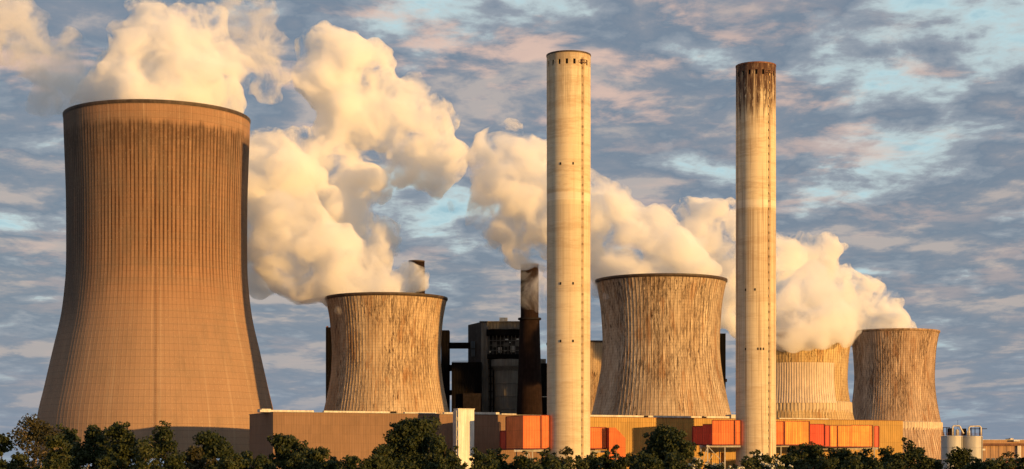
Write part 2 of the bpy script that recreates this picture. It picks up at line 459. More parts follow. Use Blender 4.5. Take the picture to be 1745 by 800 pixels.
# ------------------------------------------------------------------ cooling towers
def interp(tab, z):
    """smooth interpolation of (z, r) pairs"""
    xs = [t[0] for t in tab]; ys = [t[1] for t in tab]
    n = len(xs)
    k = max(0, min(n - 2, next((i for i in range(n - 1) if z <= xs[i + 1]), n - 2)))
    def sl_(i):
        if i <= 0: return (ys[1] - ys[0]) / (xs[1] - xs[0])
        if i >= n - 1: return (ys[-1] - ys[-2]) / (xs[-1] - xs[-2])
        return (ys[i + 1] - ys[i - 1]) / (xs[i + 1] - xs[i - 1])
    h = xs[k + 1] - xs[k]; t = (z - xs[k]) / h
    return ((2*t**3 - 3*t**2 + 1) * ys[k] + (t**3 - 2*t**2 + t) * h * sl_(k)
            + (-2*t**3 + 3*t**2) * ys[k + 1] + (t**3 - t**2) * h * sl_(k + 1))

OFF = (0.0, 0.03, 0.22, 0.25)
HS = (0.0, 1.0, 1.0, 0.0)
def cooling_tower(label, px, Y, tab, mat, nribs, rib, z0, rimh, rimw, rimmat, ncol, group='hyperboloid cooling towers'):
    X = (px - CX) * Y / F
    t = thing('cooling_tower', label, 'cooling tower', (X, Y, 0), 0, group)
    H = tab[-1][0]
    zs = np.linspace(z0, H, 64)
    prof = [(interp(tab, z), z) for z in zs]
    s = MB(); s.lathe(prof, nribs, rib, off=OFF, hs=HS)
    s.build('shell', mat, t)
    inn = MB(); inn.lathe([(r_ - 1.0, z) for r_, z in prof[::3]], 96, flip=True)
    rt = prof[-1][0]; rb = prof[0][0]
    inn.lathe([(rb + 0.02, z0 + 0.01), (rb - 1.0, z0 + 0.01)], 96)
    inn.build('inner_wall', M['inner'], t, smooth=True)
    r_ = MB(); r_.lathe([(rt - 1.2, H - .1), (rt - 1.2, H + rimh), (rt + rimw, H + rimh), (rt + rimw, H), (rt + .02, H - rimh * .9)], 120, flip=True)
    r_.build('rim', rimmat, t, smooth=False)
    cl = MB()
    rg = rb + 1.2
    for k in range(ncol):
        a0 = 2 * PI * k / ncol; da = PI / ncol
        for sgn in (-1, 1):
            cl.tube((rg * math.cos(a0), rg * math.sin(a0), -.2), ((rb - .5) * math.cos(a0 + sgn * da), (rb - .5) * math.sin(a0 + sgn * da), z0 + .4), .45, n=5)
    cl.build('support_columns', M['inner'], t)
    return t, prof, rt

# big tower, profile read off the photo
Y = 832.0
def tabfrom(Y, rows, r0):
    tb = [(CZ + (HY - y) * Y / F, w * Y / F) for y, w in rows]
    tb.sort()
    return [(0.0, r0)] + tb
tab1 = tabfrom(Y, [(205, 156), (236, 155), (290, 153), (340, 151.5), (400, 151), (450, 151.2), (480, 152.5), (540, 159.5), (600, 173), (660, 186.5), (712, 198)], 57.5)
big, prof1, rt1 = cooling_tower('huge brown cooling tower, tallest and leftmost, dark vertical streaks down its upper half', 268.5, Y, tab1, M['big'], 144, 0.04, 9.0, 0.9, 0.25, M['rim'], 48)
ld = MB()
th = R(-90 + 10.5)
for k in range(len(prof1) - 1):
    (ra, za), (rb_, zb) = prof1[k], prof1[k + 1]
    if zb > 138: break
    for dt in (-.35, .35):
        ld.tube(((ra + .3) * math.cos(th) - dt * math.sin(th), (ra + .5) * math.sin(th) + dt * math.cos(th), za),
                ((rb_ + .3) * math.cos(th) - dt * math.sin(th), (rb_ + .5) * math.sin(th) + dt * math.cos(th), zb), .045, n=4)
    for q in range(3):
        f = q / 3; rr = ra + (rb_ - ra) * f + .3; zz = za + (zb - za) * f
        ld.tube((rr * math.cos(th) + .35 * math.sin(th), rr * math.sin(th) - .35 * math.cos(th), zz), (rr * math.cos(th) - .35 * math.sin(th), rr * math.sin(th) + .35 * math.cos(th), zz), .04, n=4)
ld.build('ladder', M['rust'], big)

TB = [(0, 41.5), (16, 37.6), (30, 33.4), (47, 29.7), (57, 28.4), (64, 28.1), (72, 28.4), (82, 29.2), (88, 30.2), (93, 31.3)]
def tabs(scale, H):
    return [(z * H / 93.0, r_ * scale) for z, r_ in TB]
t2, p2, rt2 = cooling_tower('amber brown cooling tower directly right of the huge one, behind the brown hall', 658.5, 863, tabs(0.944, 86.7), M['t2'], 104, 0.11, 6.0, 0.8, 0.55, M['rim'], 36)
t3, p3, rt3 = cooling_tower('grey and gold streaked cooling tower between the two tall pale chimneys', 1126.5, 850, tabs(1.0, 94.0), M['t3'], 104, 0.11, 6.0, 0.8, 0.6, M['rim'], 36)
t4, p4, rt4 = cooling_tower('ochre cooling tower with a pale sheet patch, its top lost in steam', 1357, 930, tabs(0.945, 75.0), M['t4'], 104, 0.11, 6.0, 0.8, 0.5, M['rim'], 36)
t5, p5, rt5 = cooling_tower('distant brown cooling tower showing only as a sliver between left chimney and grey streaked tower', 1000, 1370, tabs(1.0, 100.0), M['t5'], 104, 0.11, 6.0, 0.8, 0.3, M['rim'], 36)
t6, p6, rt6 = cooling_tower('rightmost cooling tower, purplish stained shell with white runs above a pale ribbed skirt', 1524, 1240, tabs(0.985, 99.0), M['t6'], 104, 0.12, 6.0, 0.9, 0.7, M['rimw'], 36)
def skirt(t, prof, z1, extra, mat, a0=None, a1=None, z0=2.0, name='skirt', n=96):
    s = MB()
    tb = [(z, r_) for r_, z in prof]
    zs = np.linspace(z0, z1, 8)
    rr = [interp(tb, max(z, tb[0][0])) + extra for z in zs]
    if name == 'skirt':
        r1 = rr[-1] + .2; rr = [r1 + (z1 - z) * 0.045 for z in zs]
    if a0 is None:
        s.lathe(list(zip(rr, zs)), n, 0.25, off=(0, .08, .42, .5), hs=(0, 1, 1, 0))
        s.lathe([(rr[-1], z1), (rr[-1] - 1.6, z1 + .5)], n)
    else:
        cnt = 30; base = len(s.v)
        cols = []
        for k in range(cnt):
            for f, h in ((0, 0), (.08, .22), (.42, .22), (.5, 0)):
                cols.append((a0 + (a1 - a0) * (k + f) / cnt, h))
        for j, z in enumerate(zs):
            for a, h in cols: s.v.append(((rr[j] + h) * math.cos(a), (rr[j] + h) * math.sin(a), z))
        W = len(cols)
        for j in range(len(zs) - 1):
            for i in range(W - 1):
                a = base + j * W + i; s.f.append([a, a + 1, a + 1 + W, a + W])
        # top and side returns give the sheet thickness
        for i in range(W - 1):
            a = base + (len(zs) - 1) * W + i
            va, vb = s.v[a], s.v[a + 1]; q = 1 - extra / rr[-1]
            s.poly([va, vb, (vb[0] * q, vb[1] * q, vb[2]), (va[0] * q, va[1] * q, va[2])])
        for j in range(len(zs) - 1):
            for e in (0, W - 1):
                va, vb = s.v[base + j * W + e], s.v[base + (j + 1) * W + e]; q = 1 - extra / rr[0]
                s.poly([va, vb, (vb[0] * q, vb[1] * q, vb[2]), (va[0] * q, va[1] * q, va[2])])
    return s.build(name, mat, t)
skirt(t6, p6, CZ + 74 * 1240 / F, 0.6, M['skirt_pale'])
skirt(t4, p4, CZ + 108 * 930 / F, 0.6, M['skirt'])
skirt(t4, p4, CZ + 172 * 930 / F, 1.0, M['patch'], R(-133), R(-54), CZ + 105 * 930 / F, 'patch_cladding')

# ------------------------------------------------------------------ tall chimneys
def chimney(label, px, Y, py_top, rt, rb, mat, rim_col, lad_deg):
    X = (px - CX) * Y / F
    H = CZ + (HY - py_top) * Y / F
    t = thing('chimney', label, 'chimney', (X, Y, 0), 0, 'tall concrete chimneys')
    n = 108
    hz = [0, 10, 25, 45, 70, 95, 120, 140, H - 22, H - 12, H - 5.6, H - 4.9, H - 2.9, H - .5, H]
    prof = [(rb + (rt - rb) * z / H, z) for z in hz]
    def skip(i, j): return hz[j] == H - 4.9 and (i % 6) in (0, 1)
    s = MB(); s.lathe(prof, n, skip=skip)
    # reveals of the openings
    r1 = prof[-1][0]; r2 = r1 - 0.8
    za, zb = H - 4.9, H - 2.9
    for i in range(0, n, 6):
        a, b = 2 * PI * i / n, 2 * PI * (i + 2) / n
        c = lambda r_, t_, z: (r_ * math.cos(t_), r_ * math.sin(t_), z)
        s.poly([c(r1, a, za), c(r1, a, zb), c(r2, a, zb), c(r2, a, za)])
        s.poly([c(r1, b, za), c(r2, b, za), c(r2, b, zb), c(r1, b, zb)])
        s.poly([c(r1, a, za), c(r2, a, za), c(r2, b, za), c(r1, b, za)])
        s.poly([c(r1, a, zb), c(r1, b, zb), c(r2, b, zb), c(r2, a, zb)])
    s.build('shaft', mat, t)
    li = MB(); li.lathe([(r2, H - 9), (r2, H)], n); li.lathe([(r2, H - 9), (0.5, H - 9)], n)
    li.lathe([(r2 - .3, H - 9), (r2 - .3, H + .1)], n, flip=True)
    li.build('liner', M['dark'], t)
    ri = MB(); ri.lathe([(r2 - .3, H - .3), (r2 - .3, H + .35), (r1 + .14, H + .35), (r1 + .14, H - .25), (r1 + .01, H - .3)], n, flip=True)
    ri.build('rim', M[rim_col], t)
    # caged ladder up the right side
    a = R(lad_deg); ca, sa = math.cos(a), math.sin(a)
    lad = MB()
    for k in range(int((H - 4) / 1.1)):
        z = 3 + k * 1.1; r_ = rb + (rt - rb) * z / H
        if k % 3 == 0:
            p0 = Vector((r_ * ca, r_ * sa, z))
            tn = Vector((-sa, ca, 0)); o_ = Vector((ca, sa, 0))
            A = p0 - tn * .22; B = p0 + tn * .22; A2 = A + o_ * .4; B2 = B + o_ * .4
            up = Vector((0, 0, .9))
            lad.add([A, B, B2, A2, A + up, B + up, B2 + up, A2 + up], [(0,1,2,3),(4,7,6,5),(0,3,7,4),(1,5,6,2),(3,2,6,7)])
    for s_ in (-.34, .34):
        lad.tube(((rb + .4) * ca - s_ * sa, (rb + .4) * sa + s_ * ca, 2), ((rt + .4) * ca - s_ * sa, (rt + .4) * sa + s_ * ca, H - 2), .09, n=4)
    lad.build('ladder', M['ladder'], t)
    # rest platform by the openings, and small round access hatches
    pf = MB(); z = H - 4.2
    for dz in (0, 1.0):
        pts = []
        for q in range(7):
            b = a + R(-9 + 3.0 * q); pts.append(b)
        for q in range(6):
            pf.tube(((rt + 1.0) * math.cos(pts[q]), (rt + 1.0) * math.sin(pts[q]), z + dz), ((rt + 1.0) * math.cos(pts[q + 1]), (rt + 1.0) * math.sin(pts[q + 1]), z + dz), .12, n=4)
    for q in (0, 3, 6):
        b = a + R(-9 + 3.0 * q)
        pf.tube((rt * math.cos(b), rt * math.sin(b), z), ((rt + 1.0) * math.cos(b), (rt + 1.0) * math.sin(b), z), .12, n=4)
        pf.tube(((rt + 1.0) * math.cos(b), (rt + 1.0) * math.sin(b), z), ((rt + 1.0) * math.cos(b), (rt + 1.0) * math.sin(b), z + 1.0), .08, n=4)
    pf.build('platform', M['rust'], t)
    return t, H
def hatch(t, r_, deg, z):
    a = R(deg); s = MB(); o_ = Vector((math.cos(a), math.sin(a), 0)); tn = Vector((-o_.y, o_.x, 0)); c = o_ * r_ + Vector((0, 0, z))
    vs = []
    for d_ in (-.2, .12):
        for x, zz in ((-.28, -.5), (.28, -.5), (.28, .5), (-.28, .5)): vs.append(c + o_ * d_ + tn * x + Vector((0, 0, zz)))
    s.add(vs, [(0,3,2,1),(4,5,6,7),(0,1,5,4),(1,2,6,5),(2,3,7,6),(3,0,4,7)]); s.build('hatch', M['dark'], t)
c1, H1 = chimney('tall pale clean concrete chimney, the taller and left one of the pair', 969, 700, 96, 8.75, 8.55, M['shaft1'], 'rim', -90 + 37)
c2, H2 = chimney('tall concrete chimney with soot blackened top and brown runs, right one of the pair', 1288, 741.6, 114, 8.35, 8.45, M['shaft2'], 'rust', -90 + 33)
for z in (CZ + 510 * 700 / F, CZ + 308 * 700 / F, CZ + 211 * 700 / F):
    for dg in (-113, -80): hatch(c1, 8.72, dg, z)
for py in (497, 597):
    z = CZ + (HY - py) * 741.6 / F
    for dg in (-128, -100 + (py == 597) * 8): hatch(c2, 8.42, dg, z)
for dx in (0, 8): hatch(c2, 8.44, -84 + dx, CZ + 198 * 741.6 / F)
dr = MB(); dr.box(-1.6, -8.75, 4.5, 1.5, -8.2, 10.8); dr.build('door', M['white'], c2)

# ------------------------------------------------------------------ halls, on the plant grid
GA = R(22.6)
def wallY(px): return 739.6 / (1 - math.tan(GA) * (px - CX) / F)
OX, OY = -95.0, 700.0
def U(px, v=0.0):
    """distance along the facade line (set v metres behind it) at which photo column px falls"""
    k = (px - CX) / F
    vx, vy = -math.sin(GA) * v, math.cos(GA) * v
    ux, uy = math.cos(GA), math.sin(GA)
    # (OX+vx+ux*u) = k*(OY+vy+uy*u)
    return (k * (OY + vy) - OX - vx) / (ux - k * uy)
HH = CZ + 92 * 700 / F          # roof height
left = thing('industrial_hall', 'long brown clad hall in front of the amber cooling tower', 'hall', (OX, OY, 0), GA, 'clad halls')
ue = U(1004)
s = MB(); s.corr([(0, 0), (ue, 0), (ue, 38), (0, 38)], 0, HH, 1.0, .035); s.build('wall', M['hall_l'], left)
s = MB(); s.box(-.25, -.35, HH + .002, ue, 38.3, HH + .25); s.build('roof', M['roof'], left)
for a, b, h, v in ((443, 535, .9, 6), (552, 664, .75, 3), (690, 744, .6, 2.5), (757, 777, .7, 1), (808, 851, .9, 1), (855, 880, .5, 3)):
    s = MB(); s.box(U(a, v), v, HH + .26, U(b, v), v + 2.0, HH + .26 + h); s.build('parapet', M['coping'], left)
s = MB(); s.box(U(446, 7), 7, HH + .26, U(462, 7), 14, HH + 1.6); s.build('roof_box', M['coping'], left)
s = MB(); s.box(U(668, 3), 3, HH + .26, U(676, 3), 5, HH + 1.1); s.build('roof_vent', M['dsteel'], left)

right = thing('industrial_hall', 'ochre ribbed hall behind the orange ducts, right of the left chimney', 'hall', (OX, OY, 0), GA, 'clad halls')
u0, u1 = U(1004) + .05, U(1540)
s = MB(); s.corr([(u0, .6), (u1, .6), (u1, 30), (u0, 30)], 0, HH - .4, 1.05, .10); s.build('wall', M['hall_r'], right)
s = MB(); s.box(u0, .2, HH - .398, u1 + .25, 30.3, HH - .18); s.build('roof', M['rust'], right)
for a, b, h in ((1006, 1098, .8), (1105, 1196, .8), (1200, 1243, .9), (1328, 1412, .5)):
    s = MB(); s.box(U(a, 2.0), 2.0, HH - .17, U(b, 2.0), 4.0, HH - .17 + h); s.build('parapet', M['coping'], right)
for a in (1099, 1198):
    s = MB(); s.box(U(a, 1.4), 1.4, HH - .17, U(a + 6, 1.4), 2.6, HH + .5); s.build('roof_vent', M['dsteel'], right)

# white stair tower in front of the brown hall
st = thing('stair_tower', 'narrow white tower rising just above the roof of the brown hall', 'tower', (OX, OY, 0), GA)
v = -20.5; zt = CZ + 97 * 710 / F
s = MB(); s.corr([(U(781, v), v), (U(808, v), v), (U(808, v), v + 5), (U(781, v), v + 5)], 0, zt, 1.6, .05); s.build('wall', M['white'], st)
s = MB(); s.corr([(U(777.5, v + .7), v + .7), (U(781, v) - .06, v + .7), (U(781, v) - .06, v + 4.5), (U(777.5, v + .7), v + 4.5)], 0, zt - .5, 1.0, .04); s.build('side_bay', M['steel'], st)
s = MB(); s.box(U(780, v), v - .2, zt + .002, U(809, v), v + 5.2, zt + .35); s.build('roof', M['coping'], st)
for k in range(5):
    s = MB(); s.box(U(778.3, v + .6), v + .5, 8 + k * 3.8, U(780, v + .6), v + .72, 9.6 + k * 3.8); s.build('window', M['window'], st)

# little stair head seen between tower and chimney
rb = thing('roof_shed', 'small grey plant room with railing beside the sooty chimney, on the ochre hall roof', 'shed', (OX, OY, 0), GA)
a, b = U(1246, 12), U(1255, 12)
s = MB(); s.box(a, 12, HH - .17, b, 17, HH + 1.9); s.build('wall', M['steel'], rb)
s = MB()
for x in (a + .1, (a + b) / 2, b - .1): s.tube((x, 12.1, HH + 1.9), (x, 12.1, HH + 3.0), .06, n=4)
s.tube((a, 12.1, HH + 3.0), (b, 12.1, HH + 3.0), .07, n=4); s.build('railing', M['steel'], rb)

# ------------------------------------------------------------------ flue ducts
def blk(par, pts, yt, yb, mat, pitch=.95, depth=.07, name='duct_section', Yr=None, trims=True, lab=None):
    """duct section on a plan outline of (photo column, depth) points, anticlockwise from the left front"""
    Yr = Yr or min(p[1] for p in pts)
    pl = [((px - CX) * y_ / F, y_) for px, y_ in pts]
    z1 = CZ + (HY - yt) * Yr / F; z0 = CZ + (HY - yb) * Yr / F
    s = MB(); s.corr(pl, z0, z1, pitch, depth); s.build(name, mat, par, label=lab)
    s = MB(); cx = sum(p[0] for p in pl) / len(pl); cy = sum(p[1] for p in pl) / len(pl)
    gp = []
    for x, y_ in pl:
        dx, dy = x - cx, y_ - cy; L = math.hypot(dx, dy); gp.append((x + dx / L * .3, y_ + dy / L * .3))
    s.prism(gp, z1 + .002, z1 + .25); s.build('top_trim', M['duct_d'], par)
    s = MB(); s.prism(gp, z0 - .45, z0 - .002); s.build('bottom_trim', M['duct_d'], par)
    if trims:
        for x, y_ in gp:
            s = MB(); s.box(x - .14, y_ - .14, z0, x + .14, y_ + .14, z1); s.build('corner_trim', M['duct_d'], par)
    return z0, z1
def frame(par, Y, legs, beam_y, x0, x1, braces=(), Y2=None):
    s = MB(); z = CZ + (HY - beam_y) * Y / F
    a = (x0 - CX) * Y / F; b = (x1 - CX) * Y / F
    s.box(a, Y, z - .5, b, Y + .5, z + .4)
    s.build('beam', M['steel'], par)
    for l in legs:
        x = (l - CX) * Y / F; s = MB(); s.box(x - .22, Y + .03, 0, x + .22, Y + .47, z - .502); s.build('leg', M['steel'], par)
    for (xa, ya, xb, yb) in braces:
        p, q = P(xa, ya, Y + .25), P(xb, yb, Y + .25); s = MB(); s.tube(p, q, .16, n=5); s.build('brace', M['steel'], par)

fd = thing('flue_duct', 'orange flue duct box on steel legs at the left foot of the left chimney', 'duct', (0, 0, 0), 0, 'orange flue ducts')
blk(fd, [(852, 716), (863, 714), (863, 731), (852, 731)], 735, 765, M['duct_r'])
blk(fd, [(863, 709), (891, 691.5), (922, 693), (922, 722), (863, 722)], 709, 764, M['duct_o'])
blk(fd, [(922.5, 693.2), (937, 693.8), (933, 700), (922.5, 706)], 708.5, 764, M['duct_o'])
frame(fd, 694, (899, 907.5), 768, 876, 936, ((886, 790, 897, 771), (901, 772, 909, 800), (899, 788, 908, 806)))
frame(fd, 712, (880, 930), 768, 876, 936)
fd = thing('flue_duct', 'orange duct with sloping shoulder at the right foot of the left chimney', 'duct', (0, 0, 0), 0, 'orange flue ducts')
blk(fd, [(990, 728), (1033, 730), (1033, 745), (990, 745)], 729, 764, M['duct_o'], trims=False)
s = MB()
fr = [(1038, 729), (1049, 729), (1066, 747), (1066, 800), (1038, 800)]
A = [P(x, y_, 727) for x, y_ in fr]; B = [(p[0], 745, p[2]) for p in A]; n = len(A)
s.poly(A[::-1]); s.poly(B)
for k in range(n): s.poly([A[k], A[(k + 1) % n], B[(k + 1) % n], B[k]])
s.build('duct_section', M['duct_o'], fd, label='shouldered end section reaching down behind the trees')
x0, x1 = (1032.5 - CX) * 729 / F, (1038 - CX) * 727 / F - .02
s = MB(); s.box(x0 + .42, 729, CZ + 31 * 727 / F, x1, 745, CZ + 66 * 727 / F); s.build('trim', M['duct_r'], fd)
frame(fd, 730, (1012, 1037), 769.5, 1000, 1036)

fd = thing('flue_duct', 'orange flue duct box on braced steel legs at the left foot of the sooty chimney', 'duct', (0, 0, 0), 0, 'orange flue ducts')
blk(fd, [(1180, 755), (1197, 752), (1197, 768), (1180, 768)], 727, 757, M['duct_r'], Yr=752)
blk(fd, [(1197.5, 749), (1213, 747), (1213, 764), (1197.5, 764)], 724, 757.5, M['duct_r'], Yr=748, trims=False)
blk(fd, [(1214, 734), (1252, 734.6), (1252, 750), (1214, 760)], 717, 757.5, M['duct_o'], Yr=734)
blk(fd, [(1252.5, 734.8), (1263, 735), (1257, 742), (1252.5, 745)], 717, 757.5, M['duct_o'], Yr=734)
frame(fd, 735, (1206, 1235.5), 760.5, 1204, 1262, ((1208, 763, 1228, 784), (1204, 765, 1197, 790), (1208, 786, 1214, 776)))
frame(fd, 750, (1194.5, 1226), 760.5, 1192, 1262)
s = MB(); s.box((1229 - CX) * 752 / F, 752, 0, (1234 - CX) * 752 / F, 754, 11); s.build('leg', M['duct_y'], fd)

fd = thing('flue_duct', 'long amber and red duct run right of the sooty chimney', 'duct', (0, 0, 0), 0, 'orange flue ducts')
blk(fd, [(1318, 749), (1336.5, 749.6), (1336.5, 770), (1318, 770)], 719, 757.5, M['duct_o'], Yr=750, depth=.09)
blk(fd, [(1338, 750), (1379, 753), (1379, 772), (1338, 772)], 718.5, 757.5, M['duct_y'], Yr=750, depth=.09)
blk(fd, [(1380, 762), (1405.5, 763), (1405.5, 780), (1380, 780)], 724, 759.5, M['duct_r'], Yr=766, depth=.05)
blk(fd, [(1406, 763.8), (1414, 764.2), (1414, 780), (1406, 780)], 726, 760.5, M['duct_r'], Yr=766, depth=.05, trims=False)
blk(fd, [(1414.5, 764.4), (1427, 765.4), (1427, 780), (1414.5, 780)], 726, 761, M['duct_y'], Yr=764, depth=.09)
blk(fd, [(1428.5, 767), (1450, 768.5), (1450, 784), (1428.5, 784)], 726.5, 761, M['duct_y'], Yr=770, depth=.09, trims=False)
blk(fd, [(1450.5, 769), (1487, 772), (1487, 788), (1450.5, 788)], 725.5, 761, M['duct_y'], Yr=770, depth=.09)
blk(fd, [(1490, 781), (1498, 782), (1498, 792), (1490, 792)], 727, 761.5, M['duct_r'], Yr=781, depth=.05)
frame(fd, 773, (1398, 1490), 764.5, 1380, 1497, ((1449, 775, 1457, 767), (1463, 767, 1476, 779)))
frame(fd, 752, (1331,), 760, 1322, 1345)

# ------------------------------------------------------------------ boiler house
YB = 1040.0
def bx(par, name, mat, x0, x1, yt, yb, Yf, depth, lab=None, corr=0):
    a = (x0 - CX) * Yf / F; b = (x1 - CX) * Yf / F
    z1 = CZ + (HY - yt) * Yf / F; z0 = max(0.0, CZ + (HY - yb) * Yf / F)
    s = MB()
    if corr: s.corr([(a, Yf), (b, Yf), (b, Yf + depth), (a, Yf + depth)], z0, z1, corr, .15)
    else: s.box(a, Yf, z0, b, Yf + depth, z1)
    return s.build(name, mat, par, label=lab)
bh = thing('boiler_house', 'dark grey boiler house between amber cooling tower and left chimney, with open equipment deck', 'power house', (0, 0, 0))
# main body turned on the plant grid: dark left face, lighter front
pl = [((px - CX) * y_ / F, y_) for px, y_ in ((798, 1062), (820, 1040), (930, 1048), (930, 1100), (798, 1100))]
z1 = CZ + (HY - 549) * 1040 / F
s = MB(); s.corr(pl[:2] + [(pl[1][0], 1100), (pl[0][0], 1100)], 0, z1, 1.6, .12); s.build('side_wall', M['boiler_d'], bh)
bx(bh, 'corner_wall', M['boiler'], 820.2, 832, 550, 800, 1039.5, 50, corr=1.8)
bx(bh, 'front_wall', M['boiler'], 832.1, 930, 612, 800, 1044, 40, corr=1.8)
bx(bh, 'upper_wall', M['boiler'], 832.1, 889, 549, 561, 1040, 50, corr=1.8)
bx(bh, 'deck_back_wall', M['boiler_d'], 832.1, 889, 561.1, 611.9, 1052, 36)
bx(bh, 'roof', M['roof'], 817, 889, 547.5, 548.9, 1039, 52)
bx(bh, 'roof_house', M['coping'], 851, 865, 541.5, 547.4, 1042, 8)
bx(bh, 'canopy', M['black'], 829, 889, 561.5, 572, 1036, 15)
bx(bh, 'deck', M['black'], 830, 889, 604, 611, 1034, 17)
for k in range(9):
    bx(bh, 'deck_post', M['boiler'], 833 + k * 6.4, 834.2 + k * 6.4, 572.1, 603.9, 1037, .7)
for yy in (580, 588, 597):
    bx(bh, 'rail', M['boiler'], 832, 889, yy, yy + 1.0, 1036, .4)
for x0, w, y0, h in ((839, 7, 583, 9), (849, 6, 592, 9), (858, 9, 584, 7), (870, 7, 590, 10), (879, 6, 582, 8)):
    bx(bh, 'machine', M['steel'] if x0 in (849, 870) else M['boiler'], x0, x0 + w, y0, y0 + h, 1042, 5)
for x0, y0, w in ((861, 578, 5), (880, 577.5, 4), (859, 597, 4), (834, 599, 2.5), (868, 583, 2)):
    bx(bh, 'light_panel', M['white'], x0, x0 + w, y0, y0 + 1.7, 1036.6, .4)
# hopper and silo under the deck
s = MB(); cx = (864 - CX) * 1034 / F
zc = lambda y_: CZ + (HY - y_) * 1034 / F
s.lathe([(7.6, 0), (7.6, zc(632)), (9.5, zc(624)), (9.5, zc(612.5))], 32)
o = s.build('coal_bunker', M['boiler'], bh, smooth=False); o.location = (cx, 1040, 0)
for k in range(7):
    zz = zc(632) * (k + 1) / 8; s = MB(); s.lathe([(7.62, zz), (7.85, zz + .1), (7.85, zz + .5), (7.62, zz + .6)], 32)
    o = s.build('band', M['boiler'], bh); o.location = (cx, 1040, 0)
for px in (836, 841, 884):
    x, _, z = P(px, 614, 1043.2); s = MB(); s.tube((x, 1043.2, 20), (x, 1043.2, z), .35, n=8); s.build('pipe', M['dsteel'], bh)
for k in range(6):
    bx(bh, 'floor_ledge', M['dsteel'], 832.2, 850, 628 + 13 * k, 629 + 13 * k, 1043.0, .6)
bx(bh, 'window', M['white'], 844.5, 847.5, 694, 701, 1043.4, .5)
for k in range(4):
    bx(bh, 'window', M['window'], 803.5 + 3.4 * (k % 2), 805.5 + 3.4 * (k % 2), 582 + 14 * (k // 2), 594 + 14 * (k // 2), 1052 - 3 * (k % 2), 2)
ab = thing('annex_block', 'black windowless block beside the boiler house, right of the amber cooling tower', 'building', (0, 0, 0))
bx(ab, 'wall', M['black'], 770, 820, 617.5, 800, 1030, 30, corr=1.6)
bx(ab, 'roof_rail', M['dsteel'], 770, 820, 615.5, 616.2, 1030.2, .3)
bx(ab, 'lean_to', M['dsteel'], 789, 821, 670.5, 800, 1026, 3.9)
pt = thing('pipe_tower', 'tall black riser tower linked by bridges beside the amber cooling tower', 'tower', (0, 0, 0))
bx(pt, 'riser', M['black'], 752, 765, 563, 800, 1045, 12, corr=1.6)
for a, b in ((584, 593.5), (622, 632), (665, 673.5)):
    bx(pt, 'bridge', M['black'], 765.1, 801 if a < 600 else 771, a, b, 1047, 6)
lb = thing('boiler_block', 'narrow black boiler block edge showing left of the amber cooling tower', 'building', (0, 0, 0))
bx(lb, 'wall', M['black'], 555.5, 600, 558, 800, 1060, 40, corr=1.6)
bx(lb, 'roof_pipe', M['rust'], 556, 559, 556, 557.8, 1061, 2)
lb = thing('boiler_block', 'tall black slab showing right of the grey streaked cooling tower', 'building', (0, 0, 0))
bx(lb, 'wall', M['black'], 1180, 1236.5, 568.5, 800, 1080, 40, corr=1.6)
bx(lb, 'bracket', M['dsteel'], 1236.6, 1239, 646, 651, 1082, 4)
db = thing('boiler_block', 'low dark block between dark chimney and left pale chimney', 'building', (0, 0, 0))
bx(db, 'wall', M['black'], 918, 950, 619.5, 800, 1030, 10, corr=1.6)
bx(db, 'rail', M['steel'], 918, 950, 676, 677, 1029.6, .3)
# dark chimneys
def dark_chimney(label, px, Y, yt, hwt, hwb, ring_y=None):
    t = thing('dark_chimney', label, 'chimney', ((px - CX) * Y / F, Y, 0), 0, 'dark chimneys of the boiler house')
    H = CZ + (HY - yt) * Y / F; k = Y / F
    if ring_y:
        zr = CZ + (HY - ring_y) * Y / F
        prof = [(hwb * k, 0), (hwb * k * .985, zr * .35), (hwt * k * 1.1, zr), (hwt * k, zr + .02), (hwt * k, H)]
    else: prof = [(hwb * k, 0), (hwt * k, H)]
    s = MB(); s.lathe(prof, 40); s.build('shaft', M['brick'], t, smooth=False)
    s = MB(); s.lathe([(hwt * k * .8, H - 1), (hwt * k * .8, H + .4), (hwt * k + .15, H + .4), (hwt * k + .15, H - .4)], 40, flip=True); s.build('rim', M['rim'], t)
    if ring_y:
        s = MB(); r_ = hwt * k * 1.1
        s.lathe([(r_, zr - .5), (r_ + 1.0, zr - .1), (r_ + 1.0, zr + .9), (r_ + .85, zr + .9), (r_ + .85, zr + .1), (r_ - .3, zr + .1)], 40); s.build('gallery', M['dsteel'], t)
    return t
dark_chimney('dark brown chimney with gallery ring, steam wisps across its top', 902.5, 1010, 452, 15.3, 22.5, 545)
dark_chimney('dark chimney top poking out of the steam above the amber cooling tower', 710, 1120, 446, 13.5, 18)

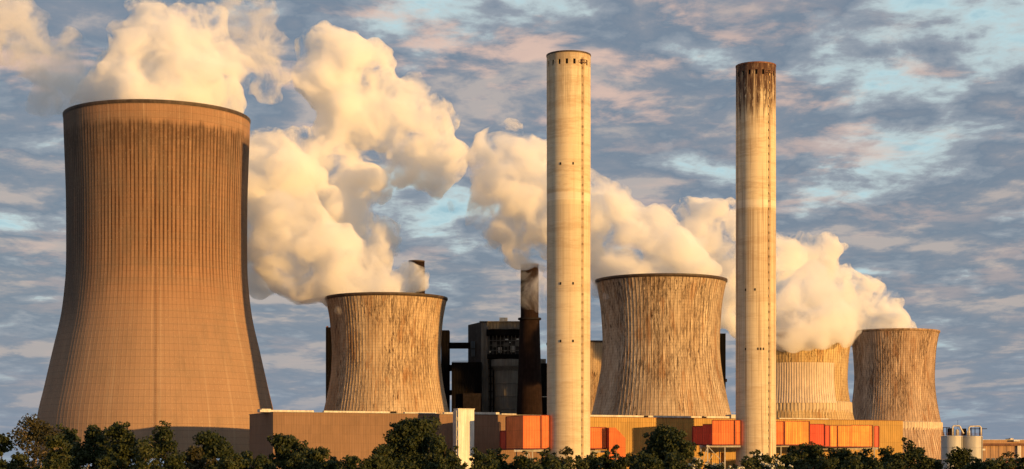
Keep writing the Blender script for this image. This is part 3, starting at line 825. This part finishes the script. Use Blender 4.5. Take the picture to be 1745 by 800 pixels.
# ------------------------------------------------------------------ silos and low building on the right
def silo(label, px, Y, yt, hw):
    k = Y / F; X = (px - CX) * k; H = CZ + (HY - yt) * k; r_ = hw * k
    t = thing('silo', label, 'silo', (X, Y, 0), 0, 'pale steel silos')
    n_c = 4
    for q in range(n_c):
        z0, z1 = H * q / n_c, H * (q + 1) / n_c
        s = MB(); s.lathe([(r_, z0 + .04), (r_, z1 - .04), (r_ - .05, z1)], 48); s.build('course', M['silo'], t, smooth=False)
    s = MB(); s.lathe([(r_ + .05, H - .15), (r_ + .05, H + .1), (.05, H + .45)], 48); s.build('cap', M['steel'], t)
    s = MB()
    for q in range(14):
        a = 2 * PI * q / 14
        s.tube(((r_ - .1) * math.cos(a), (r_ - .1) * math.sin(a), H), ((r_ - .1) * math.cos(a), (r_ - .1) * math.sin(a), H + 1.1), .035, n=4)
        b = 2 * PI * (q + 1) / 14
        for zz in (.6, 1.1): s.tube(((r_ - .1) * math.cos(a), (r_ - .1) * math.sin(a), H + zz), ((r_ - .1) * math.cos(b), (r_ - .1) * math.sin(b), H + zz), .03, n=4)
    s.build('railing', M['rust'], t)
    a = R(-90 + 50); s = MB()
    s.tube((r_ * math.cos(a) * 1.03, r_ * math.sin(a) * 1.03, 0), (r_ * math.cos(a) * 1.03, r_ * math.sin(a) * 1.03, H), .10, n=5); s.build('downpipe', M['dsteel'], t)
    return t, r_, H
YS = 560.0
t, r_, H = silo('left one of the two pale silos, with frame and short pipe loop on top', 1622, YS, 744, 18)
s = MB()
for x in (-3.0, -1.9, -.9):
    s.box(x - .1, -1, H + .3, x + .1, -.8, H + 2.7)
s.box(-3.1, -1.05, H + 2.7, -.8, -.75, H + 2.9); s.box(-1.2, -.6, H + .3, .6, .9, H + 2.6)
s.build('frame', M['dsteel'], t)
s = MB(); s.path([(-.1, -1.3, H + .3), (-.1, -1.3, H + 3.0), (.15, -1.3, H + 3.35), (2.0, -1.3, H + 3.35), (2.3, -1.3, H + 3.0), (2.6, -1.3, H + 2.3), (3.4, -1.3, H + .9)], .26, 8); s.build('pipe_loop', M['coping'], t, smooth=True)
s = MB(); s.box(1.3, -.9, H + .3, 2.1, .4, H + 2.2); s.build('filter_box', M['steel'], t)
s = MB(); s.tube((1.9, 0, H + 2.2), (1.9, 0, H + 5.2), .05, n=4); s.build('aerial', M['dsteel'], t)
t, r_, H = silo('right one of the two pale silos, with wide pipe loop and jib arm on top', 1656, YS + 3, 744.5, 18)
s = MB()
for x in (-.4, .8, 2.2, 3.0):
    s.box(x - .1, -1, H + .3, x + .1, -.8, H + 2.9)
s.box(-.7, -1.05, H + 2.4, 4.6, -.75, H + 2.62); s.box(-3.2, -.6, H + .3, -1.9, .9, H + 2.6); s.box(-.5, .5, H + .3, -.3, .7, H + 2.8)
s.build('frame', M['dsteel'], t)
s = MB(); s.path([(-1.3, -1.3, H + .3), (-1.3, -1.3, H + 2.8), (-.9, -1.3, H + 3.3), (2.2, -1.3, H + 3.3), (2.6, -1.3, H + 2.9), (2.6, -1.3, H + .3)], .27, 8); s.build('pipe_loop', M['coping'], t, smooth=True)
s = MB(); s.box(-1.75, -1.4, H + .3, -.85, -.3, H + 1.9); s.build('filter_box', M['steel'], t)

YL = 690.0
lo = thing('low_building', 'long low brown building with parapet behind the silos at the right edge', 'building', (0, 0, 0))
bx(lo, 'wall', M['lowb'], 1668, 1830, 760, 800, YL, 30, corr=3.0)
bx(lo, 'roof_band', M['rust'], 1668, 1830, 756, 759.9, YL - 1.2, 32)
bx(lo, 'upper_storey', M['lowb'], 1672, 1830, 750.5, 755.9, YL + 5, 20)
bx(lo, 'roof_edge', M['coping'], 1672, 1830, 749.5, 750.4, YL + 4.6, 21)
bx(lo, 'roof_unit', M['coping'], 1722, 1727, 747, 749.4, YL + 6, 3)
bx(lo, 'roof_unit', M['dsteel'], 1715.5, 1721.5, 748, 749.4, YL + 6, 2)
bx(lo, 'roof_light', M['white'], 1728, 1738, 750, 752.5, YL + 3.0, 1.5)
bx(lo, 'lamp_panel', M['white'], 1674, 1679, 765, 768, YL - .5, .4)
bx(lo, 'pilaster', M['coping'], 1734, 1740, 760, 783, YL - .9, .8)
for k in range(6):
    bx(lo, 'window', M['window'], 1681 + k * 9, 1687 + k * 9, 781, 785, YL - .25, .2)
pp_ = thing('pipeline', 'thick red pipe run low behind the two silos', 'pipe', (0, 0, 0))
x0, x1 = (1588 - CX) * 640 / F, (1800 - CX) * 640 / F
s = MB(); s.tube((x0, 640, 5.2), (x1, 640, 5.2), 1.5, n=16); s.build('pipe', M['duct_r'], pp_)
for k in range(6):
    x = x0 + (x1 - x0) * (k + .5) / 6
    s = MB(); s.box(x - .4, 639, 0, x + .4, 641, 4.2); s.build('saddle', M['steel'], pp_)
    s = MB(); s.tube((x - .2, 640, 5.2), (x + .2, 640, 5.2), 1.62, n=16); s.build('flange', M['duct_d'], pp_)

# lamp posts in front of the ducts
for px, py, lab in ((1401, 783, 'thin lamp post in front of the red duct section, among trees'), (1328, 784, 'thin lamp post at the right foot of the sooty chimney')):
    Y = 330.0; x, _, z = P(px, py, Y)
    t = thing('lamp_post', lab, 'lamp post', (x, Y, 0), 0, 'lamp posts in front of the ducts')
    s = MB(); s.tube((0, 0, 0), (0, 0, z), .10, .06, n=8); s.build('pole', M['post'], t)
    s = MB(); s.box(-.5, -.12, z, .5, .12, z + .14); s.build('lamp_head', M['post'], t)

# ------------------------------------------------------------------ steam
def steam_mat(name, dens, aniso=0.0, nscale=None, thr=(0.4, 0.6), col=(.9995, .986, .992)):
    m_, g = new_mat(name)
    v_ = g.node('ShaderNodeVolumeScatter')
    g.put(v_.inputs['Color'], col); v_.inputs['Anisotropy'].default_value = aniso
    if nscale:
        p = g.node('ShaderNodeTexCoord').outputs['Object']
        n = g.noise(p, nscale, 8, 0.70, 0.6)
        g.put(v_.inputs['Density'], g.rng(n, thr[0], thr[1], dens * thr[2], dens * thr[3]))
    else: v_.inputs['Density'].default_value = dens
    o = g.node('ShaderNodeOutputMaterial'); g.t.links.new(v_.outputs[0], o.inputs['Volume'])
    return m_
ICO = {}   # unit spheres, by subdivision level
def ico(sub):
    if sub not in ICO:
        bm = bmesh.new(); bmesh.ops.create_icosphere(bm, subdivisions=sub, radius=1)
        ICO[sub] = (np.array([v.co[:] for v in bm.verts]), np.array([[v.index for v in f.verts] for f in bm.faces])); bm.free()
    return ICO[sub]
def plume(label, cat_name, balls, mat, seed, voxel=1.3, kids=13, grand=8, disp=2.2, up=0.25):
    """balls: (x, y, z, r). Smaller balls bud from larger ones, then one skin is grown round them all"""
    rng_ = np.random.default_rng(seed)
    L = []
    def bud(c, r_, n, k0, k1, depth):
        L.append((c, r_, 2 if depth == 0 else 1))
        if depth == 2: return
        for _ in range(n):
            d_ = rng_.normal(size=3); d_[2] += up; d_ /= np.linalg.norm(d_)
            rr = r_ * rng_.uniform(k0, k1)
            bud(c + d_ * r_ * rng_.uniform(.72, .98), rr, grand, .26, .5, depth + 1)
    for b in balls: bud(np.array(b[:3], float), b[3] * 1.1, kids, .26, .55, 0)
    VV, FF, n = [], [], 0
    for c, r_, sub in L:
        v_, f_ = ico(sub)
        VV.append(v_ * r_ * (1 + rng_.uniform(-.1, .1)) + c); FF.append(f_ + n); n += len(v_)
    VV = np.concatenate(VV); FF = np.concatenate(FF)
    me = bpy.data.meshes.new('steam_plume')
    me.from_pydata(VV.tolist(), [], FF.tolist()); me.update()
    o = bpy.data.objects.new('steam_plume', me); C.objects.link(o)
    rm = o.modifiers.new('skin', 'REMESH'); rm.mode = 'VOXEL'; rm.voxel_size = voxel; rm.use_smooth_shade = True
    for k, (sc_, st) in enumerate(((16.0, disp * 3.0), (6.0, disp * 1.5), (2.6, disp * .6))):
        tx = bpy.data.textures.new('billow', 'CLOUDS'); tx.noise_scale = sc_; tx.noise_depth = 2
        dm = o.modifiers.new('billow', 'DISPLACE'); dm.texture = tx; dm.strength = st; dm.mid_level = .5; dm.texture_coords = 'GLOBAL'
    rm = o.modifiers.new('clean_skin', 'REMESH'); rm.mode = 'VOXEL'; rm.voxel_size = voxel; rm.use_smooth_shade = True   # drops self-crossings
    dg = bpy.context.evaluated_depsgraph_get()
    me2 = bpy.data.meshes.new_from_object(o.evaluated_get(dg)); o.modifiers.clear(); o.data = me2
    me2.materials.clear(); me2.materials.append(mat)
    o['label'] = label; o['category'] = 'steam'; o['group'] = 'steam plumes'
    return o
def pb(px, py, r, Y):
    x, y_, z = P(px, py, Y); return (x, y_, z, r * Y / F)

S1 = steam_mat('steam_dense', 0.17, nscale=.05, thr=(.44, .575, .0, 1.5))
S2 = steam_mat('steam_soft', 0.11, nscale=.05, thr=(.45, .62, .0, 1.0))

# huge tower
plume('steam rising from the huge brown cooling tower, its tallest lobe above the middle', 'steam',
      [pb(*b) for b in ((270, 190, 110, 835), (200, 175, 60, 835), (350, 170, 62, 835), (300, 120, 75, 840), (270, 62, 55, 845), (330, 80, 60, 845), (262, 28, 32, 848),
                        (385, 125, 42, 850), (190, 135, 42, 845))], S1, 1)
plume('long soft arm of steam trailing to the top left corner', 'steam',
      [pb(*b) for b in ((10, 60, 50, 880), (50, 90, 46, 880), (95, 120, 46, 880), (145, 150, 44, 880), (-30, 30, 60, 880), (25, 15, 30, 880), (118, 75, 24, 880), (75, 180, 24, 880), (110, 165, 34, 880), (185, 160, 34, 870), (30, 40, 40, 880))], S2, 2)
plume('loose puff of steam right of the tallest lobe at the top edge', 'steam',
      [pb(*b) for b in ((440, 78, 44, 900), (465, 110, 36, 900), (412, 70, 32, 900), (408, 12, 32, 900), (440, 20, 28, 900), (455, 155, 24, 900), (480, 90, 22, 900), (400, 110, 26, 890))], S2, 3)
# amber tower
plume('broad peach steam cloud from the amber cooling tower, rising to a rounded crown', 'steam',
      [pb(*b) for b in ((640, 512, 60, 863), (688, 512, 34, 866), (600, 480, 56, 864), (560, 450, 66, 870), (500, 420, 74, 880), (455, 400, 40, 900), (440, 330, 40, 900), (520, 470, 44, 870), (420, 260, 34, 900), (450, 470, 34, 925), (480, 330, 70, 930), (560, 370, 70, 925), (620, 430, 50, 918),
                        (450, 260, 45, 935), (540, 280, 55, 930), (600, 310, 50, 925), (600, 210, 62, 930), (570, 120, 62, 935), (550, 75, 32, 938), (620, 140, 55, 930), (660, 210, 60, 930), (720, 220, 52, 930), (750, 260, 42, 930), (740, 300, 34, 930), (690, 260, 50, 930), (500, 300, 50, 900), (445, 345, 48, 905), (440, 400, 44, 905), (676, 486, 26, 885), (700, 474, 20, 890), (716, 478, 14, 890))], S1, 4)
# grey streaked tower
plume('bright white and cream steam from the grey streaked tower passing behind the left chimney', 'steam',
      [pb(*b) for b in ((1125, 480, 78, 850), (1165, 450, 44, 853), (1100, 425, 58, 854), (1040, 380, 48, 860), (1080, 450, 56, 852), (1130, 440, 42, 852), (1060, 400, 55, 856), (1120, 395, 42, 856), (1025, 350, 40, 862), (990, 400, 60, 864), (1000, 330, 34, 864), (950, 360, 65, 870), (900, 390, 50, 874),
                        (905, 335, 62, 874), (875, 365, 50, 876), (880, 310, 66, 876), (850, 270, 42, 880), (870, 240, 28, 880), (920, 290, 45, 876), (850, 340, 48, 880), (1185, 468, 34, 850), (890, 430, 26, 880))], S1, 5)
plume('small orange tinted scraps of steam left of the dark chimney top', 'steam',
      [pb(*b) for b in ((790, 400, 11, 900), (783, 408, 8, 900), (812, 414, 8, 900), (835, 418, 9, 900), (858, 432, 8, 900), (772, 352, 9, 900), (858, 456, 5, 900))], S2, 6, voxel=.8, disp=1.0)
# right group
plume('pinkish steam bank from the rightmost tower drifting left behind the sooty chimney', 'steam',
      [pb(*b) for b in ((1520, 585, 44, 1242), (1498, 545, 38, 1262), (1528, 550, 24, 1250), (1488, 520, 34, 1262), (1450, 535, 52, 1262), (1440, 500, 42, 1250), (1390, 520, 55, 1230), (1385, 450, 44, 1220), (1370, 425, 22, 1220), (1402, 430, 24, 1220),
                        (1340, 480, 50, 1120), (1280, 460, 60, 1100), (1250, 500, 50, 1090), (1210, 400, 52, 1090), (1180, 380, 36, 1090), (1150, 420, 50, 1090), (1240, 420, 50, 1095), (1270, 540, 36, 1090), (1330, 550, 34, 1110))], S1, 7)
plume('steam hiding the rim of the ochre cooling tower right of the sooty chimney', 'steam',
      [pb(*b) for b in ((1357, 535, 60, 925), (1330, 545, 42, 895), (1365, 548, 40, 893), (1400, 548, 40, 893), (1435, 545, 36, 895), (1330, 572, 22, 888), (1356, 576, 20, 886), (1380, 570, 22, 886), (1405, 572, 22, 886), (1432, 568, 22, 888), (1450, 560, 18, 890), (1380, 500, 44, 900))], S1, 8)
plume('thin wisp of steam curling round the top of the dark chimney', 'steam',
      [pb(*b) for b in ((905, 500, 20, 985), (912, 475, 16, 985), (895, 515, 13, 985), (920, 520, 12, 985), (890, 470, 9, 985), (925, 490, 16, 985))], S2, 9, voxel=.9, disp=1.2)

# ------------------------------------------------------------------ trees
def make_tree(rnd, H, hw, mat, dens=1.0, leaf=.42, trunk_vis=0.3, slender=False):
    """returns trunk MB and crown MB; H height, hw crown half width (m)"""
    tr = MB()
    lean = rnd.uniform(-.05, .05) * H
    pts = [(lean * (k / 5) ** 1.5 + rnd.uniform(-.08, .08) * (k > 0), rnd.uniform(-.1, .1) * (k > 0), H * .80 * k / 5) for k in range(6)]
    r0 = .022 * H
    tr.path(pts, [r0 * (1 - .15 * k) for k in range(6)], 8)
    clumps = []
    nb = int((30 + hw * 11) * (.55 if dens < .7 else .8 if dens < .9 else 1.0))
    for k in range(nb):
        f = rnd.uniform(.02, 1.0) if dens >= .9 else rnd.uniform(.15, 1.0)
        i = min(4, int(f * 5)); q = f * 5 - i
        base = Vector(pts[i]).lerp(Vector(pts[i + 1]), q)
        a = rnd.uniform(0, 2 * PI)
        env = (.72 + .28 * f / .35) if f < .35 else max(0.12, 1 - ((f - .35) / .68) ** 2.2)
        L = hw * env * rnd.uniform(.35, 1.08)
        tip = base + Vector((math.cos(a) * L, math.sin(a) * L, rnd.uniform(.0, .30) * H * (.3 + .5 * f)))
        tip.z = min(tip.z, H * rnd.uniform(.86, .97))
        mid = base.lerp(tip, .5) + Vector((rnd.uniform(-.2, .2), rnd.uniform(-.2, .2), .04 * H))
        rr = r0 * (.42 - .25 * f)
        tr.path([base, mid, tip], [rr, rr * .6, rr * .2], 5)
        cr = hw * rnd.uniform(.17, .33)
        clumps.append((tip, cr)); clumps.append((mid.lerp(tip, .45) + Vector((rnd.uniform(-1, 1), rnd.uniform(-1, 1), rnd.uniform(-.6, .6))) * cr, cr * 1.0))
        if rnd.random() < .45:
            t2 = tip + Vector((rnd.uniform(-1, 1), rnd.uniform(-1, 1), rnd.uniform(-.2, 1.0))) * cr * 1.5
            t2.z = min(t2.z, H)
            tr.path([mid, t2], [rr * .45, rr * .12], 4); clumps.append((t2, cr * .55))
    return tr, clumps
def crown(npr, clumps, dens, leaf):
    VV = []
    for c, r_ in clumps:
        n = int(105 * dens * (r_ / .9) ** 2) + 16
        d_ = npr.normal(size=(n, 3)); d_ /= np.linalg.norm(d_, axis=1)[:, None]
        rad = r_ * npr.uniform(.25, 1.0, n) ** .5
        p = np.array(c) + d_ * rad[:, None] * np.array((1, 1, .75))
        nm = d_ * .6 + npr.normal(size=(n, 3)) * .7; nm /= np.linalg.norm(nm, axis=1)[:, None]
        u = np.cross(nm, npr.normal(size=(n, 3))); u /= np.linalg.norm(u, axis=1)[:, None]; w = np.cross(nm, u)
        s_ = leaf * npr.uniform(.55, 1.25, n)[:, None]
        VV.append(np.stack([p - u * s_ * .5, p + w * s_ * .34 + nm * s_ * .1, p + u * s_ * .62, p - w * s_ * .34], 1))
    V_ = np.concatenate(VV); n = len(V_)
    mb = MB(); mb.v = V_.reshape(-1, 3).tolist(); mb.f = np.arange(n * 4).reshape(-1, 4).tolist()
    return mb
rnd = random.Random(11); npr = np.random.default_rng(5)
def tree(label, px, py, hw_px, Y, mat='leaf0', dens=1.0, leaf=.42, slender=False, name='tree', group='trees in front of the power station', blossom=False):
    x, _, z = P(px, py, Y); hw = hw_px * Y / F * (1.22 if dens >= .9 else 1.05)
    t = thing(name, label, 'tree' if name == 'tree' else 'shrub', (x, Y, 0), rnd.uniform(0, 6.28), group)
    tr, cl = make_tree(rnd, z, hw, mat, dens, leaf, slender=slender)
    tr.build('trunk', M['bark'], t, smooth=True)
    crown(npr, cl, dens, leaf * .78).build('crown', M[mat], t)
    if blossom:
        top = [(c + Vector((0, 0, .2)), r_ * .7) for c, r_ in cl if c.z > z * .6]
        crown(npr, top, .25, leaf * .6).build('blossom', M['blossom'], t)
    return t
TREES = [
 ('tall open crowned tree at the far left with bare pale limbs showing', 62, 702, 54, 175, 'leaf2', .62, .36),
 ('tree cut by the left edge of the picture', 0, 738, 26, 165, 'leaf0', 1, .40),
 ('dark tree just right of the open crowned far left tree', 118, 728, 34, 190, 'leaf1', 1.1, .40),
 ('round dark tree under the left half of the huge tower', 158, 729, 36, 185, 'leaf0', 1.2, .40),
 ('dark tree with spiky top below the middle of the huge tower', 205, 722, 38, 180, 'leaf0', 1.1, .40),
 ('yellow green lit tree below the streaky centre of the huge tower', 246, 748, 26, 160, 'leaf1', 1, .36),
 ('loose topped tree whose twigs reach up where the shade on the huge tower begins', 282, 721, 46, 178, 'leaf0', .75, .36),
 ('upright tree standing before the shaded foot of the huge tower', 368, 730, 40, 178, 'leaf0', 1.05, .40),
 ('small tree left of the upright tree at the shaded tower foot', 330, 756, 26, 168, 'leaf2', 1, .38),
 ('bushy tree at the left corner of the brown hall', 415, 770, 26, 170, 'leaf0', 1, .38),
 ('tree with narrow raised top at the left end of the brown hall wall', 487, 736, 36, 180, 'leaf0', 1.05, .40),
 ('spreading tree right of the one with the narrow raised top', 538, 756, 34, 178, 'leaf1', 1.1, .40),
 ('low tree where the brown hall wall shows most', 572, 774, 24, 175, 'leaf2', 1, .38),
 ('large dense dark tree in front of the right part of the brown hall', 700, 708, 54, 185, 'leaf0', 1.25, .42),
 ('tree filling the right shoulder of the large dense one', 752, 738, 30, 182, 'leaf1', 1.1, .40),
 ('low tree in front of the white stair tower foot', 812, 763, 22, 190, 'leaf0', 1.1, .38),
 ('rounded low tree below the shaded end of the brown hall', 850, 768, 30, 195, 'leaf0', 1.2, .38),
 ('low tree under the left orange duct', 893, 772, 26, 195, 'leaf0', 1.2, .38),
 ('bush left of the foot of the left chimney', 935, 764, 22, 190, 'leaf0', 1.0, .38),
 ('sparse round topped tree in front of the left chimney foot', 965, 759, 26, 186, 'leaf2', .55, .36),
 ('slender sparse tree in front of the shouldered orange duct', 1051, 746, 14, 180, 'leaf2', .6, .34),
 ('dark low tree right of the slender sparse tree', 1085, 765, 28, 190, 'leaf0', 1.1, .38),
 ('large round dark tree in front of the ochre hall between the chimneys', 1135, 733, 50, 188, 'leaf0', 1.25, .42),
 ('tree at the right foot of the large round one', 1172, 752, 24, 186, 'leaf1', 1.1, .40),
 ('dark tree before the foot of the sooty chimney', 1300, 768, 30, 190, 'leaf0', 1.1, .38),
 ('tree right of the sooty chimney foot', 1345, 763, 30, 195, 'leaf0', 1.1, .38),
 ('dense tree under the amber duct section', 1385, 757, 34, 195, 'leaf1', 1.2, .38),
 ('dense tree under the bright right duct section', 1430, 764, 32, 195, 'leaf0', 1.2, .38),
 ('dark tree left of the duct end support', 1470, 768, 26, 192, 'leaf0', 1.1, .38),
 ('tree in front of the right end of the ochre hall', 1513, 762, 24, 190, 'leaf0', 1.1, .38),
 ('upright dark tree before the foot of the rightmost tower', 1552, 749, 30, 186, 'leaf0', 1.0, .40),
 ('conical dark tree in front of the two silos', 1637, 760, 28, 184, 'leaf0', 1.0, .36),
 ('wispy tree in front of the low brown building', 1722, 765, 26, 186, 'leaf2', .65, .36),
]
for a in TREES: tree(*a)
SHR = [(30, 772), (95, 778), (180, 780), (300, 781), (390, 778), (450, 775), (505, 780), (560, 784), (600, 781), (630, 779), (655, 775), (740, 776), (778, 783), (830, 782), (905, 783), (950, 782), (985, 783), (1010, 781), (1030, 779), (1060, 783), (1105, 780), (1150, 782), (1185, 784), (1215, 791), (1250, 791), (1275, 788), (1320, 782), (1365, 782), (1410, 782), (1450, 784), (1490, 782), (1530, 780), (1575, 784), (1596, 789), (1660, 790), (1690, 787), (1705, 783), (1745, 782), (100, 745), (655, 762)]
WH = ['far left', 'left', 'centre left', 'centre', 'centre right', 'right', 'far right']
refs = [(0, 'under the open crowned tree'), (80, 'below the dark far left tree'), (150, 'under the round dark tree left of the huge tower middle'), (270, 'below the loose topped tree'), (370, 'below the upright tree'), (430, 'before the shaded hall end'), (480, 'under the narrow topped tree'), (545, 'at the low gap of the brown wall'), (590, 'below the lit brown wall'), (622, 'below the lit brown wall, nearer the dense tree'), (645, 'at the left foot of the large dense tree'), (720, 'at the right foot of the large dense tree'), (765, 'left of the white stair tower foot'), (815, 'right of the white stair tower foot'), (890, 'under the left orange duct legs'), (940, 'at the left edge of the left chimney'), (975, 'before the left chimney foot'), (1000, 'at the right edge of the left chimney'), (1022, 'below the short orange duct'), (1050, 'below the slender sparse tree'), (1095, 'left below the large round tree'), (1140, 'right below the large round tree'), (1175, 'beside the braced duct legs'), (1210, 'between the braced duct legs'), (1245, 'under the duct box at the sooty chimney'), (1270, 'left of the sooty chimney foot'), (1310, 'right of the sooty chimney foot'), (1355, 'below the amber duct'), (1400, 'below the red duct panel'), (1440, 'below the bright duct section'), (1480, 'at the last duct leg'), (1520, 'before the ochre hall end'), (1565, 'right of the upright dark tree'), (1590, 'between rightmost tower and left silo'), (1650, 'at the foot of the right silo'), (1680, 'right of the right silo'), (1700, 'left of the wispy tree'), (1735, 'at the right edge of the picture')]
for px, py in SHR:
    ref = max((r_ for r_ in refs if r_[0] <= px), key=lambda r_: r_[0])[1]
    white = px in (1185, 1215, 1250, 1320)
    lab = ('white flowering bush ' if white else 'low leafy bush ') + ref
    if (px, py) == (100, 745): lab = 'mid height bush squeezed between the open crowned and dark far left trees'
    if (px, py) == (655, 762): lab = 'taller bush at the left edge of the large dense tree'
    tree(lab, px, py - (0 if white else 7), 28, rnd.uniform(160, 172), rnd.choice(['leaf0', 'leaf0', 'leaf1']), 1.1, .36, name='shrub', group='bushes along the lower edge', blossom=white)
